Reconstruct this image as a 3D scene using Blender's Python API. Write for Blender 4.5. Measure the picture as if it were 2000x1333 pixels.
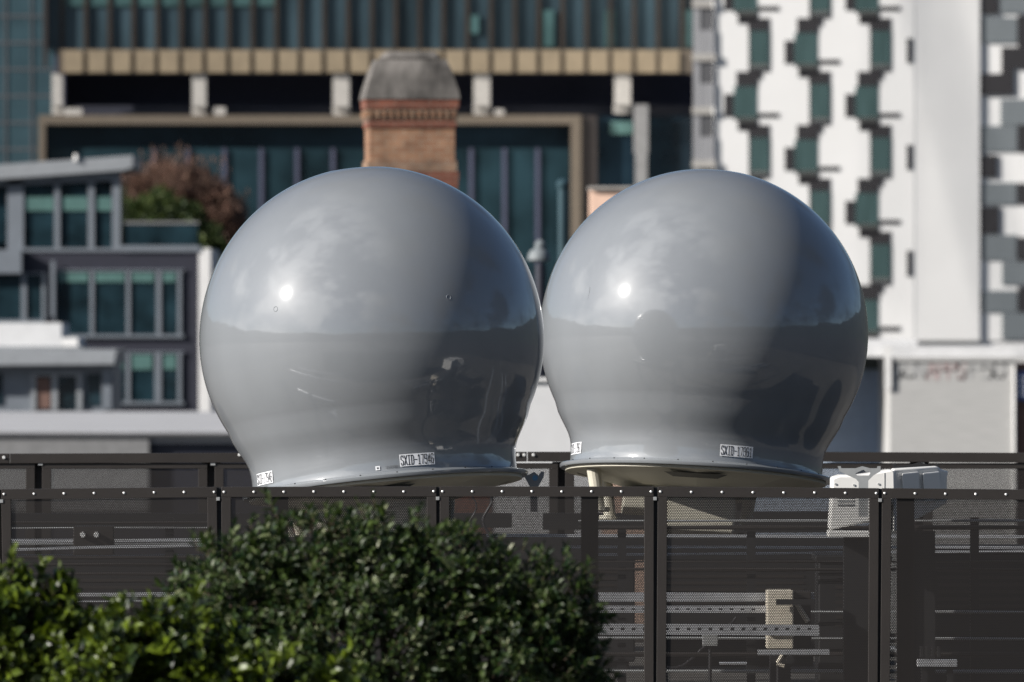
import bpy, math, random
from mathutils import Vector, Matrix, noise
random.seed(7)
R = math.radians
SC = bpy.context.scene
for o in list(bpy.data.objects):
    bpy.data.objects.remove(o)

# ------------------------------------------------------------------ camera
F = 400.0 / 36.0 * 2000.0          # focal length in photo pixels
ZC = 20.0                          # camera height above the street
HY = 640.0                         # eye level row of the photo
cam = bpy.data.cameras.new('camera')
cam.lens = 400; cam.sensor_width = 36; cam.sensor_fit = 'HORIZONTAL'
cam.shift_y = -(666.5 - HY) / 2000.0
cam.clip_start = 0.5; cam.clip_end = 6000
cam.dof.use_dof = True; cam.dof.focus_distance = 53.0; cam.dof.aperture_fstop = 9.0
camo = bpy.data.objects.new('camera', cam)
SC.collection.objects.link(camo)
camo.location = (0, 0, ZC); camo.rotation_euler = (R(90), 0, 0)
SC.camera = camo

# ------------------------------------------------------------------ sky and sun
S = Vector((-0.816, -0.385, 0.442)).normalized()       # towards the sun
ELEV = math.asin(S.z)
W = bpy.data.worlds.new('World'); SC.world = W; W.use_nodes = True
nt = W.node_tree; nt.nodes.clear()
def N(nt, t, **kw):
    n = nt.nodes.new(t)
    for k, v in kw.items():
        if k in ('loc',): continue
        setattr(n, k, v)
    return n
sky = N(nt, 'ShaderNodeTexSky', sky_type='NISHITA', sun_disc=False)
sky.sun_elevation = ELEV; sky.sun_rotation = math.atan2(S.x, S.y)
sky.air_density = 0.75; sky.dust_density = 0.3; sky.ozone_density = 1.8
tc = N(nt, 'ShaderNodeTexCoord'); mp = N(nt, 'ShaderNodeMapping'); mp.inputs['Scale'].default_value = (1, 1, 1.6)
nz = N(nt, 'ShaderNodeTexNoise'); nz.inputs['Scale'].default_value = 2.3; nz.inputs['Detail'].default_value = 7; nz.inputs['Roughness'].default_value = 0.58
cr = N(nt, 'ShaderNodeValToRGB'); cr.color_ramp.elements[0].position = 0.47; cr.color_ramp.elements[1].position = 0.62
cr.color_ramp.elements[1].color = (0.75, 0.75, 0.75, 1)
mx = N(nt, 'ShaderNodeMix', data_type='RGBA')
bg = N(nt, 'ShaderNodeBackground'); bg.inputs[1].default_value = 0.05
ow = N(nt, 'ShaderNodeOutputWorld')
L = nt.links.new
L(tc.outputs['Generated'], mp.inputs[0]); L(mp.outputs[0], nz.inputs['Vector']); L(nz.outputs['Fac'], cr.inputs[0])
L(cr.outputs[0], mx.inputs[0]); L(sky.outputs[0], mx.inputs[6])
# clouds lit from behind are brighter round the sun
vd = N(nt, 'ShaderNodeVectorMath', operation='DOT_PRODUCT'); vd.inputs[1].default_value = S
L(tc.outputs['Generated'], vd.inputs[0])
pm = N(nt, 'ShaderNodeMapRange'); pm.inputs[1].default_value = 0.15; pm.inputs[2].default_value = 1.0; pm.inputs[3].default_value = 0.9; pm.inputs[4].default_value = 24.0
pm.interpolation_type = 'SMOOTHERSTEP'
cs = N(nt, 'ShaderNodeVectorMath', operation='SCALE'); cs.inputs[0].default_value = (0.95, 0.97, 1.0)
L(vd.outputs['Value'], pm.inputs[0]); L(pm.outputs[0], cs.inputs['Scale']); L(cs.outputs[0], mx.inputs[7]); L(mx.outputs[2], bg.inputs[0]); L(bg.outputs[0], ow.inputs[0])
sun = bpy.data.lights.new('sun', 'SUN'); sun.energy = 5.0; sun.angle = R(0.5); sun.color = (1.0, 0.955, 0.90)
suno = bpy.data.objects.new('sun', sun); SC.collection.objects.link(suno)
suno.rotation_euler = (-S).to_track_quat('-Z', 'Y').to_euler(); suno.location = (-50, -30, 80)
SC.view_settings.view_transform = 'Standard'; SC.view_settings.look = 'None'
SC.view_settings.exposure = 0.55; SC.view_settings.gamma = 1
SC.cycles.transparent_max_bounces = 24
SC.cycles.max_bounces = 8
SC.cycles.use_denoising = True; SC.cycles.denoising_prefilter = 'NONE'

# ------------------------------------------------------------------ materials
def mat(name, col, rough=0.6, metal=0.0, var=0.12, vscale=3.0, bump=0.0, bscale=40.0, coat=0.0, stretch=(1, 1, 1), spec=0.5):
    m = bpy.data.materials.new(name); m.use_nodes = True
    nt = m.node_tree; b = nt.nodes['Principled BSDF']; L = nt.links.new
    b.inputs['Roughness'].default_value = rough; b.inputs['Metallic'].default_value = metal
    b.inputs['Coat Weight'].default_value = coat; b.inputs['Coat Roughness'].default_value = 0.045
    b.inputs['Specular IOR Level'].default_value = spec
    tc = N(nt, 'ShaderNodeTexCoord'); mp = N(nt, 'ShaderNodeMapping'); mp.inputs['Scale'].default_value = stretch
    L(tc.outputs['Object'], mp.inputs[0])
    nz = N(nt, 'ShaderNodeTexNoise'); nz.inputs['Scale'].default_value = vscale; nz.inputs['Detail'].default_value = 5
    L(mp.outputs[0], nz.inputs['Vector'])
    mr = N(nt, 'ShaderNodeMapRange'); mr.inputs[1].default_value = 0.3; mr.inputs[2].default_value = 0.7
    mr.inputs[3].default_value = 1 - var; mr.inputs[4].default_value = 1 + var
    L(nz.outputs['Fac'], mr.inputs[0])
    vm = N(nt, 'ShaderNodeVectorMath', operation='SCALE'); vm.inputs[0].default_value = col[:3]
    L(mr.outputs[0], vm.inputs['Scale']); L(vm.outputs[0], b.inputs['Base Color'])
    if bump:
        n2 = N(nt, 'ShaderNodeTexNoise'); n2.inputs['Scale'].default_value = bscale; n2.inputs['Detail'].default_value = 3
        L(mp.outputs[0], n2.inputs['Vector'])
        bp = N(nt, 'ShaderNodeBump'); bp.inputs['Strength'].default_value = bump; bp.inputs['Distance'].default_value = 0.02
        L(n2.outputs['Fac'], bp.inputs['Height']); L(bp.outputs[0], b.inputs['Normal'])
    m['c'] = col[:3]
    return m

def perforated(name, col, pitch, hole):
    m = mat(name, col, 0.45, 0.0, 0.1, 2.0)
    nt = m.node_tree; L = nt.links.new; b = nt.nodes['Principled BSDF']; out = nt.nodes['Material Output']
    def M(op, a, bb=None):
        n = N(nt, 'ShaderNodeMath', operation=op)
        for i, v in enumerate((a, bb)):
            if v is None: continue
            if isinstance(v, (int, float)): n.inputs[i].default_value = v
            else: L(v, n.inputs[i])
        return n.outputs[0]
    tc = N(nt, 'ShaderNodeTexCoord'); sp = N(nt, 'ShaderNodeSeparateXYZ'); L(tc.outputs['Object'], sp.inputs[0])
    u = M('DIVIDE', sp.outputs['X'], pitch); v = M('DIVIDE', sp.outputs['Z'], pitch * 0.866)
    row = M('FLOOR', v); odd = M('MODULO', M('ABSOLUTE', row), 2.0)
    uu = M('ADD', u, M('MULTIPLY', odd, 0.5))
    fx = M('SUBTRACT', M('FRACT', uu), 0.5); fz = M('MULTIPLY', M('SUBTRACT', M('FRACT', v), 0.5), 0.866)
    d = M('SQRT', M('ADD', M('MULTIPLY', fx, fx), M('MULTIPLY', fz, fz)))
    solid = M('GREATER_THAN', d, hole / 2)
    tr = N(nt, 'ShaderNodeBsdfTransparent'); mix = N(nt, 'ShaderNodeMixShader')
    L(solid, mix.inputs[0]); L(tr.outputs[0], mix.inputs[1]); L(b.outputs[0], mix.inputs[2]); L(mix.outputs[0], out.inputs[0])
    return m

def leafmat(name, c1, c2, rough=0.38, olive=None):
    m = bpy.data.materials.new(name); m.use_nodes = True
    nt = m.node_tree; b = nt.nodes['Principled BSDF']; L = nt.links.new
    g = N(nt, 'ShaderNodeNewGeometry'); cr = N(nt, 'ShaderNodeValToRGB')
    cr.color_ramp.elements[0].color = (*c1, 1); cr.color_ramp.elements[1].color = (*c2, 1)
    cr.color_ramp.elements[0].position = 0.15; cr.color_ramp.elements[1].position = 0.9
    if olive:  # a small share of leaves turns paler olive
        e = cr.color_ramp.elements.new(0.955); e.color = (*c2, 1)
        cr.color_ramp.elements[1].position = 0.88
        cr.color_ramp.elements[2].position = 0.97; cr.color_ramp.elements[2].color = (*olive, 1)
    L(g.outputs['Random Per Island'], cr.inputs[0]); L(cr.outputs[0], b.inputs['Base Color'])
    b.inputs['Roughness'].default_value = rough
    tl = N(nt, 'ShaderNodeBsdfTranslucent'); L(cr.outputs[0], tl.inputs[0])
    mix = N(nt, 'ShaderNodeMixShader'); mix.inputs[0].default_value = 0.22
    L(b.outputs[0], mix.inputs[1]); L(tl.outputs[0], mix.inputs[2]); L(mix.outputs[0], nt.nodes['Material Output'].inputs[0])
    return m

def brickmat(name, c1, c2, mortar, bw, bh):
    m = mat(name, c1, 0.9, bump=0.2, bscale=30)
    nt = m.node_tree; L = nt.links.new; b = nt.nodes['Principled BSDF']
    tc = N(nt, 'ShaderNodeTexCoord'); mp = N(nt, 'ShaderNodeMapping'); mp.inputs['Rotation'].default_value = (R(90), 0, 0)
    br = N(nt, 'ShaderNodeTexBrick'); br.inputs['Color1'].default_value = (*c1, 1); br.inputs['Color2'].default_value = (*c2, 1)
    br.inputs['Mortar'].default_value = (*mortar, 1); br.inputs['Scale'].default_value = 1
    br.inputs['Brick Width'].default_value = bw; br.inputs['Row Height'].default_value = bh; br.inputs['Mortar Size'].default_value = bh * 0.09
    br.inputs['Bias'].default_value = 0.1
    L(tc.outputs['Object'], mp.inputs[0]); L(mp.outputs[0], br.inputs['Vector'])
    n2 = N(nt, 'ShaderNodeTexNoise'); n2.inputs['Scale'].default_value = 3.5; n2.inputs['Detail'].default_value = 6
    L(tc.outputs['Object'], n2.inputs['Vector'])
    mr = N(nt, 'ShaderNodeMapRange'); mr.inputs[1].default_value = .3; mr.inputs[2].default_value = .7; mr.inputs[3].default_value = .65; mr.inputs[4].default_value = 1.3
    L(n2.outputs['Fac'], mr.inputs[0])
    vm = N(nt, 'ShaderNodeVectorMath', operation='SCALE'); L(br.outputs['Color'], vm.inputs[0]); L(mr.outputs[0], vm.inputs['Scale'])
    L(vm.outputs[0], b.inputs['Base Color'])
    return m

M_ = {}
M_['dome'] = mat('dome_gelcoat', (0.200, 0.213, 0.226), 0.42, var=0.035, vscale=2.2, stretch=(2.5, 2.5, .5), coat=1.0, spec=0.2)
M_['dome'].node_tree.nodes['Principled BSDF'].inputs['Coat IOR'].default_value = 1.8
M_['dome'].node_tree.nodes['Principled BSDF'].inputs['Coat Roughness'].default_value = 0.06
M_['cream'] = mat('cream_paint', (0.55, 0.52, 0.43), 0.5, var=0.06)
M_['white_plastic'] = mat('white_plastic', (0.72, 0.71, 0.68), 0.45, var=0.04)
M_['label'] = mat('label_vinyl', (0.75, 0.76, 0.78), 0.5, var=0.02)
M_['ink'] = mat('ink', (0.015, 0.015, 0.018), 0.5, var=0.02)
M_['faint_ink'] = mat('faint_ink', (0.08, 0.085, 0.09), 0.5, var=0.02)
M_['fence'] = mat('fence_paint', (0.023, 0.0190, 0.0165), 0.5, var=0.12, vscale=4, bump=0.05, bscale=120)
M_['perf_front'] = perforated('perforated_sheet', (0.0175, 0.0145, 0.0128), 0.008, 0.59)
M_['perf_rear'] = perforated('perforated_sheet_rear', (0.0175, 0.0145, 0.0128), 0.0085, 0.64)
M_['rivet'] = mat('rivet_steel', (0.82, 0.82, 0.8), 0.3, 0.35, var=0.02)
M_['galv'] = mat('galvanised_steel', (0.55, 0.56, 0.58), 0.42, 0.5, var=0.15, vscale=12)
M_['shaded_dark_steel'] = mat('shaded_dark_steel', (0.008, 0.008, 0.009), 0.6, 0.0, var=0.2)  # dark steel, deepened to near black for the shade behind the mesh
M_['bracket'] = mat('zinc_bracket', (0.36, 0.37, 0.37), 0.5, 0.3, var=0.08, vscale=20)
M_['tan'] = mat('tan_insulation', (0.64, 0.58, 0.47), 0.7, var=0.08, vscale=8)
M_['deck'] = mat('roof_membrane', (0.085, 0.078, 0.068), 0.9, var=0.25, vscale=1.3, bump=0.3, bscale=20)
M_['terrace'] = mat('terrace_paving', (0.055, 0.052, 0.05), 0.85, var=0.25, vscale=1.5)
M_['ground'] = mat('city_ground', (0.035, 0.034, 0.033), 0.95, var=0.45, vscale=0.03)
M_['hills'] = mat('far_hills', (0.022, 0.027, 0.024), 0.95, var=0.5, vscale=0.05)
M_['lug_grey'] = mat('grey_lug_steel', (0.30, 0.305, 0.31), 0.5, 0.2)
M_['blue_cap'] = mat('blue_cap', (0.12, 0.3, 0.5), 0.4)

M_['concrete'] = mat('pale_concrete', (0.42, 0.40, 0.37), 0.85, var=0.12)
M_['cap_stone'] = mat('weathered_stone', (0.13, 0.12, 0.11), 0.95, var=0.75, vscale=2.2, stretch=(1.3, 1.3, .7), bump=0.4, bscale=9)
M_['brick_tan'] = brickmat('tan_brick', (0.30, 0.165, 0.095), (0.23, 0.115, 0.065), (0.27, 0.21, 0.15), 0.23, 0.078)
M_['brick_red'] = brickmat('red_brick', (0.22, 0.075, 0.045), (0.17, 0.06, 0.037), (0.2, 0.12, 0.09), 0.23, 0.078)
M_['brick_dull'] = brickmat('dull_brick', (0.26, 0.16, 0.10), (0.2, 0.12, 0.08), (0.25, 0.2, 0.15), 0.23, 0.078)
M_['tower_glass'] = mat('tower_glass', (0.036, 0.060, 0.074), 0.16, var=0.5, vscale=0.35, stretch=(1, 1, .35))
M_['tower_glass_green'] = mat('tower_glass_green', (0.05, 0.10, 0.10), 0.2, var=0.4, vscale=0.3)
M_['lobby_glass'] = mat('lobby_glass', (0.010, 0.022, 0.033), 0.12, var=0.6, vscale=0.25)
M_['lobby_glass_low'] = mat('lobby_glass_low', (0.013, 0.030, 0.038), 0.15, var=0.5, vscale=0.3)
M_['fin'] = mat('bronze_fin', (0.035, 0.025, 0.018), 0.5, 0.2, var=0.25, vscale=.6)
M_['tan_panel'] = mat('tan_panel', (0.25, 0.198, 0.130), 0.6, var=0.14, vscale=.8)
M_['tan_frame'] = mat('tan_frame', (0.13, 0.105, 0.078), 0.6, var=0.1)
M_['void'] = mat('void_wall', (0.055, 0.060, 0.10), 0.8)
M_['navy_strip'] = mat('navy_cladding', (0.022, 0.024, 0.038), 0.6)
M_['brown_panel'] = mat('brown_cladding', (0.026, 0.020, 0.018), 0.6)
M_['grey_glass_tower'] = mat('grey_green_cladding', (0.035, 0.068, 0.082), 0.35, var=0.25, vscale=0.2, stretch=(1, 1, 3))
M_['hotel_white'] = mat('hotel_white', (0.80, 0.79, 0.77), 0.7, var=0.03, vscale=.3)
M_['hotel_white_side'] = mat('hotel_white_side', (0.80, 0.79, 0.77), 0.7, var=0.03, vscale=.3)
M_['hotel_black'] = mat('hotel_black', (0.026, 0.024, 0.026), 0.6, var=0.15)
M_['hotel_grey'] = mat('hotel_grey', (0.17, 0.19, 0.20), 0.6, var=0.08, stretch=(6, 1, .2))
M_['hotel_curtain'] = mat('green_curtained_glass', (0.058, 0.100, 0.098), 0.25, var=0.35, vscale=3, stretch=(3, 1, .1))
M_['louvre'] = mat('grey_green_louvre', (0.10, 0.11, 0.10), 0.6)
M_['louvre_grey'] = mat('pale_grey_louvre', (0.30, 0.30, 0.31), 0.6, var=0.2, vscale=3, stretch=(5, 1, .1))
M_['louvre_dark'] = mat('mid_grey_louvre', (0.10, 0.10, 0.105), 0.6, var=0.3, vscale=4, stretch=(5, 1, .1))
M_['fascia'] = mat('grey_fascia', (0.27, 0.285, 0.30), 0.5, var=0.06)
M_['frame_grey'] = mat('grey_frame', (0.17, 0.19, 0.215), 0.5, var=0.06)
M_['navy_wall'] = mat('navy_wall', (0.020, 0.021, 0.034), 0.7, var=0.1)
M_['house_glass'] = mat('house_glass', (0.011, 0.026, 0.034), 0.12, var=0.7, vscale=0.9)
M_['blind'] = mat('pale_green_blind', (0.08, 0.165, 0.15), 0.5, var=0.12)
M_['white_wall'] = mat('white_render', (0.74, 0.73, 0.71), 0.8, var=0.05)
M_['white_bright'] = mat('white_membrane', (0.62, 0.62, 0.62), 0.7, var=0.05)
M_['shade_blue_wall'] = mat('shade_blue_render', (0.48, 0.56, 0.68), 0.85, var=0.06)  # white render with the blue of its shade mixed into the colour
M_['roof_pale'] = mat('pale_grey_roof', (0.40, 0.40, 0.41), 0.8, var=0.15, vscale=.5)
M_['grey_wall'] = mat('grey_render', (0.20, 0.20, 0.20), 0.85, var=0.12)
M_['block_wall'] = mat('pale_blockwork', (0.44, 0.435, 0.42), 0.9, var=0.1, vscale=6, stretch=(.25, 1, 4))
M_['peach'] = mat('peach_render', (0.8, 0.55, 0.42), 0.8, var=0.1)
M_['roof_dark'] = mat('dark_roof', (0.05, 0.048, 0.05), 0.9)
M_['plain_brown'] = mat('brown_wall', (0.17, 0.10, 0.08), 0.85)  # plain brown of a wall and a curtain
M_['sign_red'] = mat('faded_red_paint', (0.43, 0.34, 0.33), 0.85)
M_['sign_grey'] = mat('faded_grey_paint', (0.36, 0.36, 0.355), 0.85)
M_['sign_blue'] = mat('blue_sign', (0.05, 0.09, 0.25), 0.5)
M_['bark'] = mat('bark', (0.09, 0.06, 0.04), 0.9)
M_['leaf_dark'] = leafmat('dark_leaf', (0.009, 0.028, 0.006), (0.066, 0.102, 0.020), 0.48, olive=(0.22, 0.24, 0.13))
M_['leaf_lime'] = leafmat('lime_leaf', (0.010, 0.024, 0.004), (0.115, 0.160, 0.010), 0.4)
M_['leaf_far'] = leafmat('far_leaf', (0.03, 0.055, 0.015), (0.09, 0.12, 0.03), 0.6)
M_['leaf_red'] = leafmat('russet_leaf', (0.12, 0.08, 0.06), (0.34, 0.20, 0.145), 0.7)

# ------------------------------------------------------------------ geometry helpers
def X(px, Y): return Y * (px - 1000.0) / F
def Z(py, Y): return ZC - Y * (py - HY) / F

class MB:
    def __init__(s): s.v = []; s.f = []
    def add(s, vs, fs):
        n = len(s.v); s.v += [tuple(v) for v in vs]; s.f += [tuple(i + n for i in f) for f in fs]; return s
    def box(s, x0, x1, y0, y1, z0, z1):
        if x0 > x1: x0, x1 = x1, x0
        if y0 > y1: y0, y1 = y1, y0
        if z0 > z1: z0, z1 = z1, z0
        v = [(x, y, z) for z in (z0, z1) for y in (y0, y1) for x in (x0, x1)]
        return s.add(v, [(0, 2, 3, 1), (4, 5, 7, 6), (0, 1, 5, 4), (2, 6, 7, 3), (0, 4, 6, 2), (1, 3, 7, 5)])
    def pb(s, a, b, t, c, Y, d=0.1, Yr=None):
        """box whose front at depth Y covers photo columns a..b, rows t..c, d metres deep"""
        Yr = Yr or Y
        return s.box(X(a, Yr), X(b, Yr), Y, Y + d, Z(c, Yr), Z(t, Yr))
    def prism(s, pts, y0, y1):
        n = len(pts)
        v = [(x, y0, z) for x, z in pts] + [(x, y1, z) for x, z in pts]
        f = [tuple(range(n)), tuple(reversed(range(n, 2 * n)))]
        f += [(i, i + n, (i + 1) % n + n, (i + 1) % n) for i in range(n)]
        return s.add(v, f)
    def tube(s, p, q, r, r2=None, n=10):
        p = Vector(p); q = Vector(q); r2 = r if r2 is None else r2
        d = (q - p).normalized(); a = d.orthogonal().normalized(); b = d.cross(a)
        v = []
        for c, rr in ((p, r), (q, r2)):
            for i in range(n):
                t = 2 * math.pi * i / n; v.append(c + (a * math.cos(t) + b * math.sin(t)) * rr)
        f = [(i, (i + 1) % n, (i + 1) % n + n, i + n) for i in range(n)] + [tuple(reversed(range(n))), tuple(range(n, 2 * n))]
        return s.add(v, f)
    def path(s, pts, r, n=7):
        for a, b in zip(pts, pts[1:]): s.tube(a, b, r, n=n)
        return s
    def lathe(s, prof, n=64, c=(0, 0, 0), cap=True):
        v = []; f = []
        for r, z in prof:
            for i in range(n):
                t = 2 * math.pi * i / n; v.append((c[0] + r * math.cos(t), c[1] + r * math.sin(t), c[2] + z))
        for k in range(len(prof) - 1):
            for i in range(n):
                j = (i + 1) % n; f.append((k * n + i, k * n + j, (k + 1) * n + j, (k + 1) * n + i))
        if cap:
            f.append(tuple(reversed(range(n)))); f.append(tuple(range((len(prof) - 1) * n, len(prof) * n)))
        return s.add(v, f)
    def ball(s, c, r, n=10, m=6, sy=1):
        prof = [(max(1e-4, r * math.cos(-math.pi / 2 + math.pi * k / m)), r * math.sin(-math.pi / 2 + math.pi * k / m)) for k in range(m + 1)]
        return s.lathe(prof, n, c)

def setp(o, label=None, cat=None, group=None, kind=None):
    if label: o['label'] = label
    if cat: o['category'] = cat
    if group: o['group'] = group
    if kind: o['kind'] = kind
    return o

def thing(name, label, cat, loc=(0, 0, 0), rot=None, group=None):
    o = bpy.data.objects.new(name, None); SC.collection.objects.link(o)
    o.location = loc
    if rot: o.rotation_euler = rot
    o.empty_display_size = 0.2
    o['_o'] = [float(v) for v in loc]
    return setp(o, label, cat, group)

def part(name, mb, m, parent=None, smooth=False, label=None, local=False, bevel=0.0, fix=True):
    """links one mesh object; world coordinates are brought into the thing's own frame unless local"""
    me = bpy.data.meshes.new(name)
    org = Vector((0, 0, 0))
    if parent is not None and not local:
        org = Vector(parent.get('_o', (0, 0, 0)))
    me.from_pydata([tuple(Vector(v) - org) for v in mb.v] if org.length else mb.v, [], mb.f)
    me.materials.append(M_[m])
    if fix:
        import bmesh
        bm = bmesh.new(); bm.from_mesh(me); bmesh.ops.recalc_face_normals(bm, faces=bm.faces); bm.to_mesh(me); bm.free()
    if smooth:
        me.polygons.foreach_set('use_smooth', [True] * len(me.polygons))
    o = bpy.data.objects.new(name, me); SC.collection.objects.link(o)
    if parent is not None:
        o.parent = parent; o['_o'] = list(parent.get('_o', (0, 0, 0)))
    if smooth:
        try: me.set_sharp_from_angle(angle=R(40))
        except Exception: pass
    if bevel:
        b = o.modifiers.new('bevel', 'BEVEL'); b.width = bevel; b.segments = 2; b.limit_method = 'ANGLE'
    if label: o['label'] = label
    return o

def single(name, mb, m, label, cat, group=None, **kw):
    o = part(name, mb, m, None, **kw); return setp(o, label, cat, group)

def structure(name, mb, m, **kw):
    return setp(part(name, mb, m, None, **kw), kind='structure')

def copy_tree(o, parent=None):
    c = o.copy(); SC.collection.objects.link(c); c.parent = parent
    for ch in o.children: copy_tree(ch, c)
    return c

# ------------------------------------------------------------------ setting: ground, hills, roofs
structure('ground', MB().box(-2500, 2500, -1200, 3500, -0.5, 0.0), 'ground')
hb = MB(); vs = []; fs = []; n = 220
for i in range(n):                      # a low ridge round the back and the sides of the city
    a = math.pi * 2 * i / (n - 1)
    rr = 950
    h = 96 + 22 * noise.noise(Vector((i * 0.09, 1.3, 0))) + 11 * noise.noise(Vector((i * 0.4, 5.3, 0))) + 8 * random.random()
    for r_, z_ in ((rr - 120, -2), (rr - 30, h * 0.75), (rr, h), (rr + 90, -2)):
        vs.append((r_ * math.cos(a), r_ * math.sin(a), z_))
for i in range(n - 1):
    for k in range(3):
        fs.append((i * 4 + k, i * 4 + k + 1, (i + 1) * 4 + k + 1, (i + 1) * 4 + k))
structure('hills', hb.add(vs, fs), 'hills', smooth=True)
ZD = 18.2
structure('roof_deck', MB().box(-9, 9, 48.4, 66, 0.0, ZD), 'deck')
structure('terrace', MB().box(-12, 12, 20.0, 48.38, 0.0, 17.7), 'terrace')

# ------------------------------------------------------------------ radomes
RR = 0.8225
def dome_profile():
    pts = []
    K = 60
    for k in range(K + 1):               # from the pole down
        t = k / K * R(118)
        r = math.sin(t); z = math.cos(t)
        if t < R(12): z -= 0.010 * (1 - (t / R(12)) ** 2) ** 2      # shallow dimple at the crown
        pts.append((r * (1 + 0.004 * math.exp(-((z + .2) / .3) ** 2)), z))
    pts += [(0.862, -0.535), (0.835, -0.585), (0.812, -0.625), (0.793, -0.660), (0.780, -0.695), (0.773, -0.730),
            (0.770, -0.77), (0.770, -0.80), (0.771, -0.835), (0.776, -0.848)]
    pts = [p for p in pts if not (p[1] < -0.50 and p[0] > 0.863)]
    pts.sort(key=lambda p: -p[1])
    return [(max(p[0], 1e-4) * RR, p[1] * RR) for p in pts]

STROKES = {
 'S': [[(.95, .78), (.8, 1), (.2, 1), (.02, .8), (.02, .62), (.95, .4), (.95, .2), (.8, 0), (.2, 0), (.02, .2)]],
 'X': [[(0, 0), (1, 1)], [(0, 1), (1, 0)]],
 'I': [[(.5, 0), (.5, 1)], [(.15, 1), (.85, 1)], [(.15, 0), (.85, 0)]],
 'D': [[(.1, 0), (.1, 1)], [(0, 1), (.7, 1), (.98, .8), (.98, .2), (.7, 0), (0, 0)]],
 '-': [[(.05, .5), (.95, .5)]],
 '1': [[(.2, .85), (.5, 1), (.5, 0)], [(.2, 0), (.8, 0)]],
 '7': [[(.02, 1), (.98, 1), (.4, 0)]],
 '9': [[(.95, .55), (.2, .5), (.02, .65), (.02, .85), (.2, 1), (.8, 1), (.98, .85), (.98, .2), (.8, 0), (.2, 0), (.05, .15)]],
 '4': [[(.75, 0), (.75, 1), (.02, .3), (1, .3)]],
 '6': [[(.95, .85), (.8, 1), (.2, 1), (.02, .85), (.02, .2), (.2, 0), (.8, 0), (.98, .2), (.98, .4), (.8, .55), (.02, .5)]],
 '0': [[(.2, 0), (.02, .2), (.02, .8), (.2, 1), (.8, 1), (.98, .8), (.98, .2), (.8, 0), (.2, 0)]],
 '2': [[(.02, .8), (.2, 1), (.8, 1), (.98, .8), (.98, .6), (.02, 0), (1, 0)]],
 '3': [[(.02, .9), (.2, 1), (.8, 1), (.98, .75), (.5, .52), (.98, .25), (.8, 0), (.2, 0), (.02, .1)]],
 '5': [[(.95, 1), (.05, 1), (.05, .55), (.8, .58), (.98, .4), (.98, .2), (.8, 0), (.02, 0)]],
 'E': [[(.95, 1), (.05, 1), (.05, 0), (.95, 0)], [(.05, .5), (.8, .5)]],
}
def flat_text(txt, w, h, gap=0.28, t=0.004):
    """quads (list of 4 uv points) of stroke lettering centred in w x h"""
    n = len(txt); cw = w / (n + (n - 1) * gap); quads = []
    for i, ch in enumerate(txt):
        x0 = -w / 2 + i * cw * (1 + gap)
        for st in STROKES[ch]:
            for a, b in zip(st, st[1:]):
                a = Vector((x0 + a[0] * cw, (a[1] - .5) * h)); b = Vector((x0 + b[0] * cw, (b[1] - .5) * h))
                d = (b - a).normalized(); nn = Vector((-d.y, d.x)) * t / 2; e = d * t / 2
                quads.append([a - e - nn, b + e - nn, b + e + nn, a - e + nn])
    return quads
def wrap(quads, phi, zc, rad, tilt=0.0):
    """wraps uv quads on the neck cylinder; phi measured from the side facing the camera"""
    mb = MB(); ct, st = math.cos(tilt), math.sin(tilt)
    for q in quads:
        vs = []
        for u in q:
            x = u[0] * ct - u[1] * st; z = u[0] * st + u[1] * ct
            a = phi + x / rad
            vs.append((rad * math.sin(a), -rad * math.cos(a), zc + z))
        mb.add(vs, [(0, 1, 2, 3)])
    return mb
def grid(w, h, n=12, cx=0, cy=0):
    return [[(cx - w / 2 + w * i / n, cy - h / 2), (cx - w / 2 + w * (i + 1) / n, cy - h / 2),
             (cx - w / 2 + w * (i + 1) / n, cy + h / 2), (cx - w / 2 + w * i / n, cy + h / 2)] for i in range(n)]

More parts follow.
